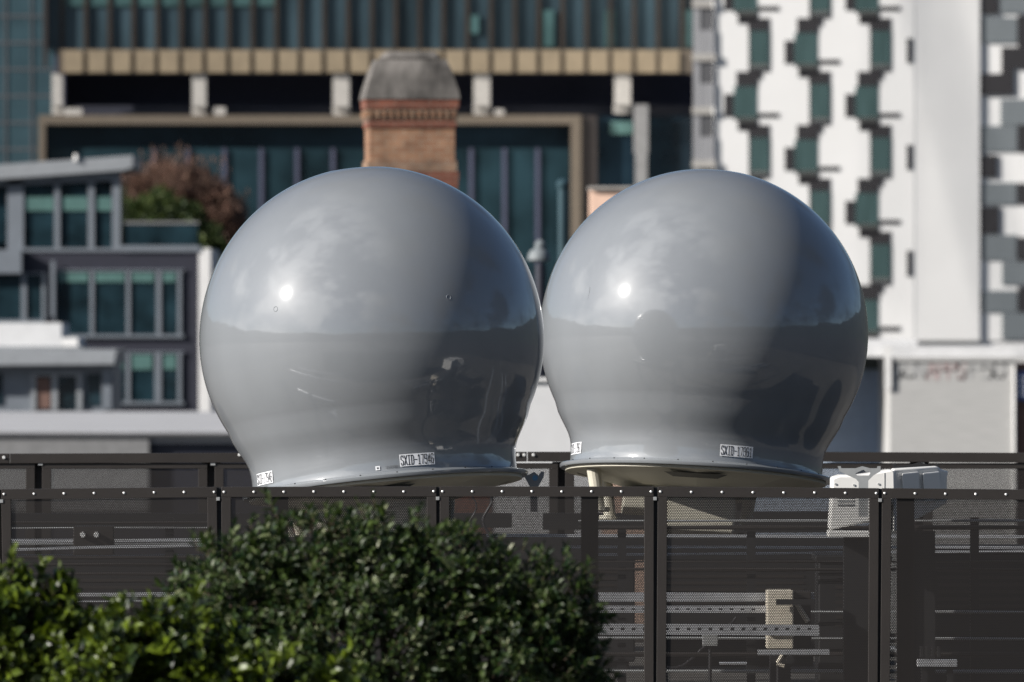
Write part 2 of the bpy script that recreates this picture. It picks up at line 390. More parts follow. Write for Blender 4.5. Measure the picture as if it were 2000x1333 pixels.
def radome(cx, cy, Y, roll, lean, text, phis, label, tiny=False):
    t = thing('radome', label, 'radome', (X(cx, Y), Y, Z(cy, Y)), (R(-lean), R(roll), 0), 'glossy grey radomes on the roof')
    t['_o'] = (0.0, 0.0, 0.0)
    part('dome_shell', MB().lathe(dome_profile(), 144, cap=False), 'dome', t, smooth=True)
    fr = 0.684
    # flange: rolled lip, closed ring
    prof = [(0.636, -0.690), (0.645, -0.6955), (0.66, -0.698), (fr - .004, -0.700), (fr, -0.704), (fr, -0.716), (fr - .004, -0.721), (0.60, -0.721)]
    fl = part('flange', MB().lathe(prof, 144, cap=False), 'dome', t, smooth=True)
    for k in range(24):
        a = 2 * math.pi * (k + .4) / 24; rr = 0.665
        part('bolt', MB().lathe([(0.0042, 0), (0.0042, .003), (0.0022, .005)], 8, (rr * math.sin(a), -rr * math.cos(a), -0.6985)), 'shaded_dark_steel', fl)
    # cream tray and pedestal under the flange
    tr = MB().lathe([(0.655, -0.722), (0.655, -0.735), (0.60, -0.737)], 8 * 8, cap=False)
    part('underside_rim', tr, 'cream', t, smooth=True)
    oc = MB().lathe([(0.648, -0.728), (0.62, -0.735), (0.36, -0.80), (0.30, -0.80), (0.30, -0.835), (0.01, -0.835)], 8, cap=False)
    tray = part('tray', oc, 'cream', t)
    sl = MB()
    for sgn in (-1, 1):
        sl.add([(-0.17, -0.57, -0.7515), (0.15, -0.57, -0.7515), (0.10, -0.50, -0.769), (-0.12, -0.50, -0.769)], [(0, 1, 2, 3)])
        break
    part('cable_slot', sl, 'ink', tray)
    lb = MB().box(0.30, 0.42, -0.47, -0.469, -0.80, -0.765)
    part('mount_drum', MB().lathe([(.20, -.80), (.21, -.83), (.21, -.99), (.19, -1.01)], 40), 'cream', t, smooth=True)
    part('mount_box', MB().box(-.16, .20, -.30, .3, -1.02, -0.836).box(-.36, -.20, -.25, .25, -.92, -.82), 'cream', t, bevel=0.01)
    for a in (-62, 150, 230):
        A = R(a); s_, c_ = math.sin(A), -math.cos(A)
        part('strut_leg', MB().tube((.585 * s_, .585 * c_, -.735), (.54 * s_, .54 * c_, -.93), .035, .03, 14)
             .tube((.54 * s_, .54 * c_, -.925), (.54 * s_, .54 * c_, -.945), .055, .055, 14), 'cream', t)
    inv = t.rotation_euler.to_matrix().inverted()
    def on(nx, nz): return inv @ (Vector((nx, -math.sqrt(1 - nx * nx - nz * nz), nz)) * RR * 1.0005)
    for k, ph in enumerate(phis):
        z0 = -0.632 if not tiny else -0.640
        st = part('serial_sticker', wrap(grid(0.172, 0.057), R(ph), z0 - .002, 0.6375, 0), 'label', t, fix=False)
        part('serial_number', wrap(flat_text(text, 0.160, 0.044, .42, .0036), R(ph), z0 - .002, 0.6385), 'ink', st, fix=False)
    if tiny:
        st = part('small_sticker', wrap(grid(0.021, 0.019, 2), R(-1.8), -0.668, 0.637), 'label', t, fix=False)
        part('small_mark', wrap(grid(0.009, 0.008, 1), R(-1.8), -0.668, 0.638), 'faint_ink', st, fix=False)
        part('printed_code', wrap(flat_text('1213E50011', 0.066, 0.011, .5, .0014), R(4.6), -0.668, 0.637), 'faint_ink', t, fix=False)
        for nx, nz in ((-.541, .168), (.452, .236)):
            p_ = on(nx, nz); d_ = p_.normalized(); a_ = d_.orthogonal().normalized(); b_ = d_.cross(a_)
            rg = MB().path([p_ + (a_ * math.cos(u_) + b_ * math.sin(u_)) * .0115 for u_ in [i_ * math.pi / 9 for i_ in range(19)]], .0016, 6)
            part('test_plug', rg, 'dome', t, smooth=True)
    else:
        part('hairline_scratch', MB().path([on(-.700, .275), on(-.703, .245), on(-.712, .200)], .0011, 5), 'faint_ink', t)
    return t

YA, YB = 54.4, 57.12
radome(726, 661, YA, -5.3, 4.7, 'SXID-17946', (15.5, -63.0), 'large glossy grey radome standing on the left, stuck with serial SXID-17946', True)
radome(1375, 650, YB, 3.4, 5.0, 'SXID-17961', (17.0, -74.0), 'large glossy grey radome standing on the right, stuck with serial SXID-17961', False)

# ------------------------------------------------------------------ support frames under the radomes
def frame(cx, Y, py, label):
    x = X(cx, Y); z = Z(py, Y)
    t = thing('steel_stand', label, 'steel frame', (x, Y, ZD), group='steel frames under the radomes')
    for dy in (-.42, .42):
        part('beam', MB().box(x - .85, x + .85, Y + dy - .05, Y + dy + .05, z - .11, z), 'shaded_dark_steel', t, bevel=.004)
    for dx in (-.7, .7):
        part('cross_beam', MB().box(x + dx - .05, x + dx + .05, Y - .36, Y + .36, z - .108, z - .002), 'shaded_dark_steel', t)
    for dx in (-.7, .7):
        for dy in (-.42, .42):
            part('leg', MB().box(x + dx - .04, x + dx + .04, Y + dy - .04, Y + dy + .04, ZD, z - .111), 'shaded_dark_steel', t)
frame(752, YA, 1046, 'dark steel frame carrying the left radome')
frame(1360, YB, 1048, 'dark steel frame carrying the right radome')

# ------------------------------------------------------------------ front fence
YF = 50
def fence_panel(fence, xa, xb, za, zb, Y, zbot, sheet, rail=0.045, side=0.042):
    """one framed panel from xa to xb; top edge za..zb; the frame is the part, sheet and fixings its sub-parts"""
    w = xb - xa; h = za - zbot
    fr = MB().box(0, w, -.0, .03, h - rail, h).box(0, side, .0, .03, .05, h - rail - .0005).box(w - side, w, .0, .03, .05, h - rail - .0005).box(0, w, .0, .03, 0, .0495)
    p = part('panel', fr, 'fence', fence, bevel=.0015, local=True)
    p['_o'] = (0., 0., 0.)
    p.location = (xa, Y, zbot); p.rotation_euler = (0, -math.atan2(zb - za, xb - xa), 0)
    part('perforated_sheet', MB().box(side - .012, w - side + .012, .010, .012, .04, h - rail + .012), sheet, p)
    return p, w, h

front = thing('perforated_fence', 'brown perforated metal fence in the foreground, dotted with bright rivets along its top', 'fence')
tops = [(-420, 958), (5, 956), (431, 951.5), (856, 950.5), (1279, 951), (1716, 954), (2146, 958)]
rv = MB().lathe([(.0056, 0), (.0054, .002), (.0036, .0036), (.0008, .0042)], 10)
rv = MB().add([(v[0], -v[2], v[1]) for v in rv.v], rv.f)
rivet0 = None
for i in range(6):
    a, ta = tops[i]; b, tb = tops[i + 1]
    xa, xb = X(a, YF) + .0055, X(b, YF) - .0055
    p, w, h = fence_panel(front, xa, xb, Z(ta, YF), Z(tb, YF), YF, ZD + .02, 'perf_front')
    for k in range(8):
        if rivet0 is None: rivet0 = r_ = part('rivet', rv, 'rivet', p, smooth=True)
        else: r_ = rivet0.copy(); SC.collection.objects.link(r_); r_.parent = p
        r_.location = (.012 + (w - .024) * k / 7, -.0002, h - .022 + random.uniform(-.0006, .0006))
    if i < 5:
        part('seam_strip', MB().box(w - .03, w + .041, .0305, .036, .0, h - .002), 'ink', p)
        part('clip', MB().box(w - .002, w + .013, -.004, .02, h - .060, h - .045), 'bracket', p, bevel=.001)
for px in (545, 1152, 1770):
    x = X(px, YF)
    part('post', MB().box(x - .038, x + .038, YF + .06, YF + .13, ZD + .012, Z(968, YF)).box(x - .07, x + .07, YF + .03, YF + .16, ZD, ZD + .0118), 'fence', front)

# ------------------------------------------------------------------ rear fence
YR = 63.2
rear = thing('perforated_fence', 'lower brown perforated metal fence standing behind the radomes, capped by a plain rail', 'fence')
seams = [-262, 75, 412, 760, 1097, 1447, 1797, 2147]
for i in range(7):
    xa, xb = X(seams[i], YR) + .02, X(seams[i + 1], YR) - .02
    z = Z(905, YR)
    p, w, h = fence_panel(rear, xa, xb, z, z, YR, ZD + .05, 'perf_rear', rail=.03, side=.05)
    part('clip', MB().box(-.022, .004, -.006, .02, h - .012, h + .004), 'bracket', p)
for px in seams:
    x = X(px, YR)
    part('post', MB().box(x - .052, x + .052, YR + .07, YR + .16, ZD, Z(903, YR)), 'fence', rear)
caps = [(-300, 18, 887, 886.5), (19.5, 1029, 886.5, 883), (1030.5, 1560, 883, 883), (1561.5, 2200, 883, 886)]
for i, (a, b, ta, tb) in enumerate(caps):
    xa, xb = X(a, YR), X(b, YR)
    t = part('top_rail', MB().prism([(xa, Z(ta + 19, YR)), (xb, Z(tb + 19, YR)), (xb, Z(tb, YR)), (xa, Z(ta, YR))], YR - .012, YR + .06), 'fence', rear, bevel=.002)
    for px in {0: [8], 1: [468, 1012, 1024], 2: [1042, 1552], 3: [1570]}[i]:
        part('bolt_head', MB().tube((X(px, YR), YR - .013, Z(889 if i else 894, YR)), (X(px, YR), YR - .021, Z(889 if i else 894, YR)), .010, .007, 10), 'rivet', t, smooth=True)

# ------------------------------------------------------------------ things between the fences
def strut(name, a, b, py, Y, h, m, label, cat='rail', d=.04, group=None, slope=0, holes=False):
    z0 = Z(py, Y); z1 = Z(py + slope, Y); xa, xb = X(a, Y), X(b, Y)
    if holes:
        t = thing(name, label, cat, (xa, Y, z0), group=group)
        part('channel', MB().prism([(xa, z0 - h), (xb, z1 - h), (xb, z1), (xa, z0)], Y, Y + d), m, t)
        hm = MB(); xx = xa + .02
        while xx < xb - .04:
            hm.box(xx, xx + .016, Y - .001, Y + .001, z0 - h * .6, z0 - h * .4); xx += .05
        part('slot_holes', hm, 'ink', t)
        return t
    return single(name, MB().prism([(xa, z0 - h), (xb, z1 - h), (xb, z1), (xa, z0)], Y, Y + d), m, label, cat, group)
G = 'steel rails behind the front fence'
strut('support_rail', -300, 445, 1055, 52.4, .016, 'galv', 'thin galvanised rail left of the lime shrub, upper of two behind the far left panel', group=G, slope=-3)
strut('support_rail', -300, 420, 1078, 52, .012, 'galv', 'thin galvanised rail rising to the right behind the far left panel', group=G, slope=-16)
strut('support_rail', 20, 440, 1158, 52.8, .018, 'galv', 'bright galvanised rail just above the lime shrub', group=G)
strut('support_rail', 20, 440, 1173, 52.8, .008, 'galv', 'thin galvanised rail just under the bright one above the lime shrub', group=G)
strut('support_rail', 950, 2200, 1044, 54, .014, 'galv', 'long galvanised rail under the right radome, upper one', group=G, slope=2)
strut('support_rail', 950, 2200, 1067, 54.8, .012, 'galv', 'long galvanised rail under the right radome, second one down', group=G)
strut('support_rail', 1160, 2200, 1082, 54.6, .010, 'galv', 'thin galvanised rail sloping up to the right below the white housing', group=G, slope=-9)
strut('channel_rail', 1140, 1590, 1158, 52.4, .040, 'galv', 'galvanised channel behind the tan box, top one of three', group=G)
strut('channel_rail', 1140, 1497, 1184, 52.2, .030, 'galv', 'galvanised slotted channel left of the tan box, middle one of three', group=G, holes=True)
strut('channel_rail', 1140, 1600, 1218, 51.9, .050, 'galv', 'bright slotted channel crossing in front of the tan box, lowest of three', group=G, holes=True, slope=3)
strut('pipe_run', 1480, 1620, 1269, 51.9, .025, 'galv', 'short galvanised rail below the tan box', group=G)
strut('cross_beam_steel', -300, 1000, 1003, 59.2, .075, 'shaded_dark_steel', 'long dark steel beam behind the left fence panels', 'steel beam', .1)
strut('cross_beam_steel', 1060, 1300, 1003, 58.8, .085, 'shaded_dark_steel', 'dark steel beam behind the fence panel between the radomes', 'steel beam', .1)
strut('duct', 1420, 1632, 1000, 59.6, .11, 'shaded_dark_steel', 'dark duct behind the fence left of the white housing', 'duct', .2)
# cabinets whose near-black colour also stands in for the compound's shade
def cabinet(a, b, t_, Y, d, m, label):
    xa, xb = X(a, Y), X(b, Y); z = Z(t_, Y)
    t = thing('equipment_cabinet', label, 'cabinet', ((xa + xb) / 2, Y, ZD), group='dark cabinets inside the fenced compound')
    part('body', MB().box(xa, xb, Y, Y + d, ZD + .06, z - .03), m, t, bevel=.008)
    part('lid', MB().box(xa - .015, xb + .015, Y - .015, Y + d + .015, z - .0295, z), m, t, bevel=.006)
    lou = MB()
    for k in range(7): lou.box(xa + .08, xb - .08, Y - .004, Y - .0005, z - .12 - k * .035, z - .105 - k * .035)
    part('louvres', lou, 'fence', t)
    part('plinth', MB().box(xa + .03, xb - .03, Y + .03, Y + d - .03, ZD, ZD + .0595), 'shaded_dark_steel', t)
    return t
cabinet(1598, 1735, 1085, 52.8, .6, 'shaded_dark_steel', 'dark narrow cabinet behind the fence right of the tan box')
cabinet(1800, 2300, 1070, 55.8, .8, 'shaded_dark_steel', 'wide dark cabinet behind the far right fence panel')
cabinet(-250, 640, 1090, 57, .9, 'shaded_dark_steel', 'wide dark cabinet behind the far left fence panel')
cabinet(700, 1240, 1075, 59.2, .8, 'shaded_dark_steel', 'dark cabinet below the gap between the radomes')
cabinet(1262, 1600, 1072, 60.4, .5, 'shaded_dark_steel', 'dark low cabinet behind the tan box')
# valve cluster with two round pale caps
t = thing('valve_box', 'small dark box with two pale round caps behind the far left panel', 'valve box', (X(175, 52.2), 52.2, Z(1060, 52.2)))
part('body', MB().pb(143, 222, 1028, 1085, 52.2, .12), 'fence', t, bevel=.004)
for px in (162, 189):
    part('round_cap', MB().tube((X(px, 52.2), 52.2, Z(1045, 52.2)), (X(px, 52.2), 52.16, Z(1045, 52.2)), .014, .011, 16), 'rivet', t, smooth=True)
# tan boxes
t = thing('insulated_box', 'tall tan box on the rails seen through the fence under the right radome', 'box', (X(1525, 52.05), 52.05, ZD))
part('body', MB().pb(1498, 1550, 1154, 1268, 52.05, .3), 'tan', t, bevel=.006)
part('shaded_side', MB().pb(1551, 1584, 1156, 1268, 52.2, .2), 'fence', t, bevel=.004, label='shaded side of the tan box, its shade put in as dark colour')  # side of the box in shade, coloured dark
part('stay', MB().tube((X(1556, 52.1), 52.1, Z(1180, 52.1)), (X(1578, 52.1), 52.1, Z(1215, 52.1)), .012, n=8), 'tan', t)
part('dark_bar', MB().pb(1516, 1592, 1171, 1182, 51.98, .04), 'shaded_dark_steel', t)
part('strap', MB().pb(1497, 1551, 1236, 1240, 52.03, .01), 'bracket', t)
part('stand', MB().box(X(1505, 52.05), X(1545, 52.05), 52.1, 52.3, ZD, Z(1268.5, 52.05)), 'shaded_dark_steel', t)
t = thing('pipe_valve', 'small yellow valve handle with dark wheel below the tan box', 'valve', (X(1525, 51.9), 51.9, ZD))
part('handle', MB().path([(X(1528, 51.9), 51.9, Z(1280, 51.9)), (X(1518, 51.9), 51.9, Z(1296, 51.9)), (X(1532, 51.9), 51.9, Z(1302, 51.9))], .009), 'tan', t)
part('wheel', MB().tube((X(1543, 51.9), 51.9, Z(1288, 51.9)), (X(1543, 51.9), 51.82, Z(1288, 51.9)), .018, .018, 14), 'shaded_dark_steel', t)
part('stem', MB().tube((X(1520, 51.9), 51.94, Z(1302, 51.9)), (X(1520, 51.9), 51.94, ZD), .008, n=8), 'shaded_dark_steel', t)
t = thing('pipe_clamp', 'dark pipe clamp with a pale rod left of the tan box', 'clamp', (X(1466, 54), 54, ZD))
part('rod', MB().tube((X(1405, 54), 54, Z(1296, 54.0)), (X(1473, 54), 54, Z(1296, 54.0)), .008, n=8), 'galv', t)
part('clamp', MB().tube((X(1466, 54.0), 53.96, Z(1306, 54.0)), (X(1466, 54.0), 54.08, Z(1306, 54.0)), .022, .022, 12).box(X(1463, 54.0), X(1469, 54.0), 53.98, 54.06, ZD, Z(1310, 54.0)), 'shaded_dark_steel', t)
cb = [(X(1302 + i * 17, 53.2), 53.2, Z(1303 - 2 * i - i * i * 1.35 + (6 * math.sin(i)), 53.2)) for i in range(9)]
single('cable', MB().path([(cb[0][0], cb[0][1], ZD)] + cb, .006), 'ink', 'black cable curving up left of the tan box', 'cable', 'loose black cables')
for k, (px, lab) in enumerate(((922, 'thin black cable hanging left of the blue capped lug'), (952, 'thicker black cable hanging nearest the blue capped lug'))):
    pts = [(X(px + 9 * math.sin(i * .9 + k), 52.6), 52.6, Z(968 + i * 12, 52.6)) for i in range(9)]
    single('cable', MB().path(pts, .004 + .003 * k), 'ink', lab, 'cable', 'loose black cables')

# racks of thin pipes
for nm, a, b, rows, Y0, up_ in (('pipe_rack', -300, 438, ((1022, 6, 0, 'fence'), (1033, 3, -2, 'bracket'), (1066, 3, -4, 'bracket'), (1090, 7, 0, 'fence'), (1103, 5, 0, 'fence'), (1122, 6, 0, 'fence'), (1188, 8, 0, 'fence')), 53.0, (-40, 330)),
                            ('pipe_rack', 1130, 2200, ((1018, 5, 0, 'bracket'), (1031, 8, 0, 'fence'), (1098, 4, 0, 'fence'), (1113, 6, 0, 'fence'), (1196, 5, 0, 'bracket'), (1247, 5, 2, 'bracket'), (1279, 9, 0, 'fence'), (1312, 8, 1, 'bracket')), 52.7, (1215, 1468, 1905))):
    t = thing(nm, 'rack of thin grey and brown pipes behind the ' + ('far left fence panel' if a < 0 else 'right half of the front fence'), 'pipe rack', (X((a + b) / 2, Y0), Y0, ZD), group='pipe racks behind the front fence')
    for py, th, sl_, m in rows:
        r_ = th * Y0 / F / 2
        part('pipe', MB().tube((X(a, Y0), Y0 + .05, Z(py, Y0)), (X(b, Y0), Y0 + .05, Z(py + sl_, Y0)), r_, n=8), m, t, smooth=True)
    for px in up_:
        part('upright', MB().box(X(px, Y0) - .02, X(px, Y0) + .02, Y0 + .08, Y0 + .12, ZD, Z(1012, Y0)), 'shaded_dark_steel', t)
# small gear low on the right
t = thing('cable_tray', 'pale cable tray low behind the far right fence panel', 'cable tray', (X(1830, 52.0), 52.0, ZD))
part('tray', MB().pb(1792, 1870, 1289, 1303, 52.0, .12), 'galv', t, bevel=.003)
for q in range(4): part('terminal', MB().pb(1797 + q * 11, 1804 + q * 11, 1263, 1285, 52.02, .05), 'shaded_dark_steel', t, bevel=.002)
part('foot', MB().box(X(1800, 52), X(1812, 52), 52.03, 52.1, ZD, Z(1303.2, 52)).box(X(1850, 52), X(1862, 52), 52.03, 52.1, ZD, Z(1303.2, 52)), 'shaded_dark_steel', t)
t = thing('conduit', 'grey conduit elbow standing low at the foot of the post under the white housing', 'conduit', (X(1755, 51.6), 51.6, ZD))
part('pipe', MB().path([(X(1757, 51.6), 51.6, ZD), (X(1757, 51.6), 51.6, Z(1275, 51.6)), (X(1748, 51.6), 51.6, Z(1268, 51.6)), (X(1730, 51.6), 51.6, Z(1267, 51.6))], .010, 10), 'galv', t)
part('coupling', MB().tube((X(1757, 51.6), 51.6, Z(1305, 51.6)), (X(1757, 51.6), 51.6, Z(1295, 51.6)), .015, n=12), 'rivet', t)
t = thing('junction_box', 'small grey junction box behind the fence, left of the tan box', 'junction box', (X(1400, 52.5), 52.5, ZD))
part('body', MB().pb(1372, 1402, 1236, 1262, 52.5, .08), 'bracket', t, bevel=.003)
part('gland', MB().tube((X(1387, 52.5), 52.54, Z(1262, 52.5)), (X(1387, 52.5), 52.54, ZD), .008, n=8), 'ink', t)
# lifting lugs and white housing
def plate(name, pts, Y, d, m, label, cat, hole=None, extra=None, group=None):
    t = thing(name, label, cat, (X(pts[0][0], Y), Y, Z(pts[0][1], Y)), group=group)
    o = part('plate', MB().prism([(X(a, Y), Z(b, Y)) for a, b in pts], Y, Y + d), m, t, bevel=.001)
    if hole:
        hx, hy, hr, hm = hole
        part('hole_cap', MB().tube((X(hx, Y), Y + .0005, Z(hy, Y)), (X(hx, Y), Y - .002, Z(hy, Y)), hr, hr, 18), hm, t)
    return t
plate('lifting_lug', [(1024, 931), (1036, 926), (1043, 922), (1052, 929), (1057, 921), (1063, 922), (1062, 932), (1050, 953), (1050, 1000), (1036, 1000), (1036, 953)], 54.6, .008, 'lug_grey',
      'dark steel lug with a round blue hole at the right lip of the left radome', 'lug', (1045, 934, .013, 'blue_cap'))
Yw = 51.9
slot = [(1671, 925), (1677, 922), (1683, 919), (1687, 918), (1691, 922), (1699, 922), (1700, 925), (1697, 929), (1674, 929)]
lugL = [(1636, 911), (1642, 911), (1643, 915), (1671, 915), (1684, 911), (1700, 915), (1713, 915), (1714, 911), (1720, 911), (1720, 921), (1706, 929), (1696, 939), (1695, 1010), (1677, 1010), (1677, 942), (1672, 936), (1656, 929), (1640, 921)]
t = thing('lifting_lug', 'pale steel lifting bracket with two horns in front of the white housing', 'bracket', (X(1685, Yw), Yw, Z(1010, Yw)))
def holed(outer, hole, Y, d):
    # polygon with a hole, joined by a slit
    import bmesh
    from mathutils.geometry import tessellate_polygon
    P = [[Vector((X(a, Y), Z(b, Y), 0)) for a, b in outer], [Vector((X(a, Y), Z(b, Y), 0)) for a, b in hole]]
    tri = tessellate_polygon(P); allp = P[0] + P[1]; n = len(allp); mb = MB()
    vs = [(p.x, Y, p.y) for p in allp] + [(p.x, Y + d, p.y) for p in allp]
    fs = [tuple(t_) for t_ in tri] + [tuple(i + n for i in reversed(t_)) for t_ in tri]
    o = 0
    for ring in P:
        m = len(ring)
        fs += [(o + i, o + (i + 1) % m, o + (i + 1) % m + n, o + i + n) for i in range(m)]
        o += m
    return mb.add(vs, fs)
part('plate', holed(lugL, slot, Yw, .008), 'bracket', t)
t = thing('equipment_housing', 'white moulded equipment housing with ribbed side beside the right radome', 'equipment housing', (X(1740, 56), 56, ZD))
Yh = 52.2
def hz(p): return Z(p, Yh)
def hx(p): return X(p, Yh)
def shear(mb):
    mb.v = [(x, y + max(0, x - hx(1745)) * .8, z) for x, y, z in mb.v]; return mb
# swept front profile with chamfered top, receding to the right
sec = [(1625, 953), (1625, 934), (1640, 929), (1672, 929), (1700, 925), (1728, 920), (1741, 918), (1748, 921), (1749, 953), (1744, 985), (1700, 1020), (1620, 1036)]
part('front_shell', MB().prism([(hx(a), hz(b)) for a, b in sec], Yh, Yh + .35), 'white_plastic', t, bevel=.012, smooth=True)
sd = [(1745, 917), (1836, 913), (1840, 918), (1856, 922), (1853, 934), (1853, 985), (1745, 1040)]
part('side_shell', shear(MB().prism([(hx(a), hz(b)) for a, b in sd], Yh + .02, Yh + .35)), 'white_plastic', t, bevel=.012, smooth=True)
for a, b in ((1762, 1796), (1804, 1838)):
    part('side_rib', shear(MB().prism([(hx(a), hz(925)), (hx(b), hz(922)), (hx(b + 3), hz(975)), (hx(a + 3), hz(985))], Yh - .006, Yh + .0195)), 'white_plastic', t, bevel=.006)
part('stand', MB().box(hx(1650), hx(1700), Yh + .1, Yh + .3, ZD, hz(1036)).box(hx(1770), hx(1830), Yh + .22, Yh + .35, ZD, hz(1040)), 'shaded_dark_steel', t)
part('lower_tray', MB().box(hx(1618), hx(1705), Yh - .03, Yh + .3, hz(1050), hz(1037)), 'white_plastic', t, bevel=.004)
part('seam', MB().box(hx(1727), hx(1728.2), Yh - .002, Yh - .0004, hz(985), hz(924)), 'bracket', t)
vm_ = MB()
for q in range(5): vm_.box(hx(1636), hx(1668), Yh - .003, Yh - .0004, hz(960 + q * 7), hz(957 + q * 7))
part('vent', vm_, 'bracket', t)
for a_, b_ in ((1632, 946), (1668, 948), (1716, 946)):
    part('screw', MB().tube((hx(a_), Yh, hz(b_)), (hx(a_), Yh - .004, hz(b_)), .005, n=10), 'bracket', t)
plate('lifting_lug', [(1744, 906), (1751, 906), (1752, 911), (1780, 908), (1796, 903), (1812, 908), (1826, 911), (1829, 907), (1835, 907), (1834, 915), (1815, 921), (1815, 960), (1775, 960), (1775, 920), (1745, 916)], Yh + .62, .008, 'shaded_dark_steel',
      'dark lifting bracket showing behind the top of the white housing', 'bracket')

# ------------------------------------------------------------------ foliage
def leaf(mb, p, d, up, L_, w):
    d = d.normalized(); s = d.cross(up)
    if s.length < 1e-3: s = d.orthogonal()
    s.normalize(); nrm = s.cross(d)
    a = p; m1 = p + d * L_ * .35 + nrm * w * .12; m2 = p + d * L_ * .72 + nrm * w * .06; tip = p + d * L_ - nrm * w * .15
    n = len(mb.v)
    l1 = m1 + s * w * .5 + nrm * w * .22; r1 = m1 - s * w * .5 + nrm * w * .22
    l2 = m2 + s * w * .42 + nrm * w * .2; r2 = m2 - s * w * .42 + nrm * w * .2
    mb.v += [tuple(q) for q in (a, l1, m1, r1, l2, m2, r2, tip)]
    mb.f += [(n, n + 1, n + 2), (n, n + 2, n + 3), (n + 1, n + 4, n + 5, n + 2), (n + 2, n + 5, n + 6, n + 3), (n + 4, n + 7, n + 5), (n + 5, n + 7, n + 6)]

def rdir():
    while True:
        v = Vector((random.uniform(-1, 1), random.uniform(-1, 1), random.uniform(-1, 1)))
        if .05 < v.length < 1: return v.normalized()

def bush(name, label, blobs, Y, zg, nsh, L_, w, nleaf, m, group=None, cat='bush', depth=1.0, upb=.6, inner=.3, rag=.05, sprigs=0):
    """blobs: (px, py, pr) at depth Y. leafy shoots cover the blobs; a few stems carry them"""
    s = Y / F
    B = [(Vector((X(a, Y), Y + random.uniform(-.3, .3) * c * s, Z(b, Y))), c * s) for a, b, c in blobs]
    base = Vector((sum(b[0].x for b in B) / len(B), Y, zg))
    t = thing(name, label, cat, base, group=group)
    st = MB()
    tot = sum(b[1] ** 2 for b in B); lm = MB()
    for c, r in B:
        mid = (base + c) / 2 + rdir() * .05
        st.tube(base + Vector((random.uniform(-.05, .05), random.uniform(-.05, .05), 0)), mid, .028, .02, 8); st.tube(mid, c, .02, .012, 8)
        for k in range(14):
            e = c + rdir() * r * .85; st.tube(c.lerp(e, .1), e, .008, .003, 5)
        for k in range(int(nsh * r * r / tot)):
            d = rdir()
            if d.y > .55 and random.random() < .5: d.y *= -1
            f = 1.0 if random.random() > inner else random.uniform(.45, .92)
            bump = 1 + .16 * noise.noise(c * 3 + d * 2.4) + .10 * noise.noise(d * 7 + c)
            tip = c + Vector((d.x, d.y * depth, d.z)) * r * f * bump
            if any((tip - c2).length < r2 * .6 for c2, r2 in B if c2 is not c): continue
            ax = (d + Vector((0, 0, upb)) + rdir() * .45).normalized()
            sl = L_ * random.uniform(.8, 1.9)
            o = tip - ax * sl * .6; big = random.choice((.6, .8, 1, 1, 1.15, 1.3))
            if f == 1.0 and random.random() < .2: o += (ax + Vector((0, 0, .6))) * random.uniform(0, rag)
            st.tube(o, o + ax * sl, .0018, .001, 4)
            ref = ax.orthogonal().normalized(); ref2 = ax.cross(ref)
            for q in range(nleaf):
                g = 2.399 * q + random.random(); h = (q + .3) / nleaf
                rad = ref * math.cos(g) + ref2 * math.sin(g)
                ld = ax * (.35 + .8 * h) + rad * (1.05 - .6 * h)
                k_ = big * random.uniform(.7, 1.15) * (1 - .3 * h)
                leaf(lm, o + ax * sl * h, ld, ax, L_ * k_, w * k_)
    part('stems', st, 'bark', t, fix=False)
    part('foliage', lm, m, t, fix=False)
    return t

bush('bush', 'large dark green small-leaved bush in front of the fence below the left radome',
     [(470, 1192, 132), (600, 1140, 128), (735, 1132, 122), (865, 1155, 118), (985, 1205, 110), (1072, 1210, 98), (1078, 1325, 100), (440, 1330, 130),
      (740, 1300, 235), (950, 1345, 190), (560, 1300, 200), (1080, 1400, 110)], 37.0, 17.7, 5600, .043, .0178, 8, 'leaf_dark', inner=.22, rag=.045)
bush('shrub', 'lime green broad-leaved shrub in the lower left corner', [(55, 1200, 84), (10, 1290, 105), (125, 1230, 62), (120, 1330, 95), (165, 1260, 55), (20, 1390, 110), (-70, 1240, 90)],
     36.0, 17.7, 620, .062, .034, 7, 'leaf_lime', inner=.3)
bush('shrub', 'low lime green shrub in front of the large dark bush', [(250, 1262, 66), (330, 1275, 72), (215, 1340, 90), (420, 1320, 78), (345, 1375, 100), (520, 1345, 62), (610, 1362, 55), (700, 1380, 52)],
     35.2, 17.7, 600, .060, .033, 7, 'leaf_lime', inner=.3)

# ------------------------------------------------------------------ chimney (Y 75) on a house behind the left radome
Yc = 150.0
t = thing('brick_chimney', 'tall brick chimney with a weathered tapered stone cap rising behind the left radome', 'chimney', (X(800, Yc), Yc, 12.0), (0, 0, R(4)))
t['_o'] = (0., 0., 0.)
def cz(p): return Z(p, Yc) - 12.0
k = Yc / F
def sq(mb, hw0, hw1, p0, p1):
    a, b = hw0 * k, hw1 * k
    v = [(-a, -a, cz(p0)), (a, -a, cz(p0)), (a, a, cz(p0)), (-a, a, cz(p0)), (-b, -b, cz(p1)), (b, -b, cz(p1)), (b, b, cz(p1)), (-b, b, cz(p1))]
    return mb.add(v, [(3, 2, 1, 0), (4, 5, 6, 7), (0, 1, 5, 4), (1, 2, 6, 5), (2, 3, 7, 6), (3, 0, 4, 7)])
part('shaft', sq(MB(), 83, 83, 1500, 251), 'brick_tan', t)
part('belt_course', sq(MB(), 87, 87, 336, 316), 'brick_dull', t)
part('lower_band', sq(sq(MB(), 89, 91, 366, 337), 85, 88, 420, 366.5), 'brick_red', t)
part('red_course', sq(sq(MB(), 86, 86, 250.5, 236), 90, 91, 214, 196), 'brick_red', t)
part('frieze', sq(MB(), 87.5, 87.5, 235.5, 214.5), 'brick_dull', t)
dm = MB()
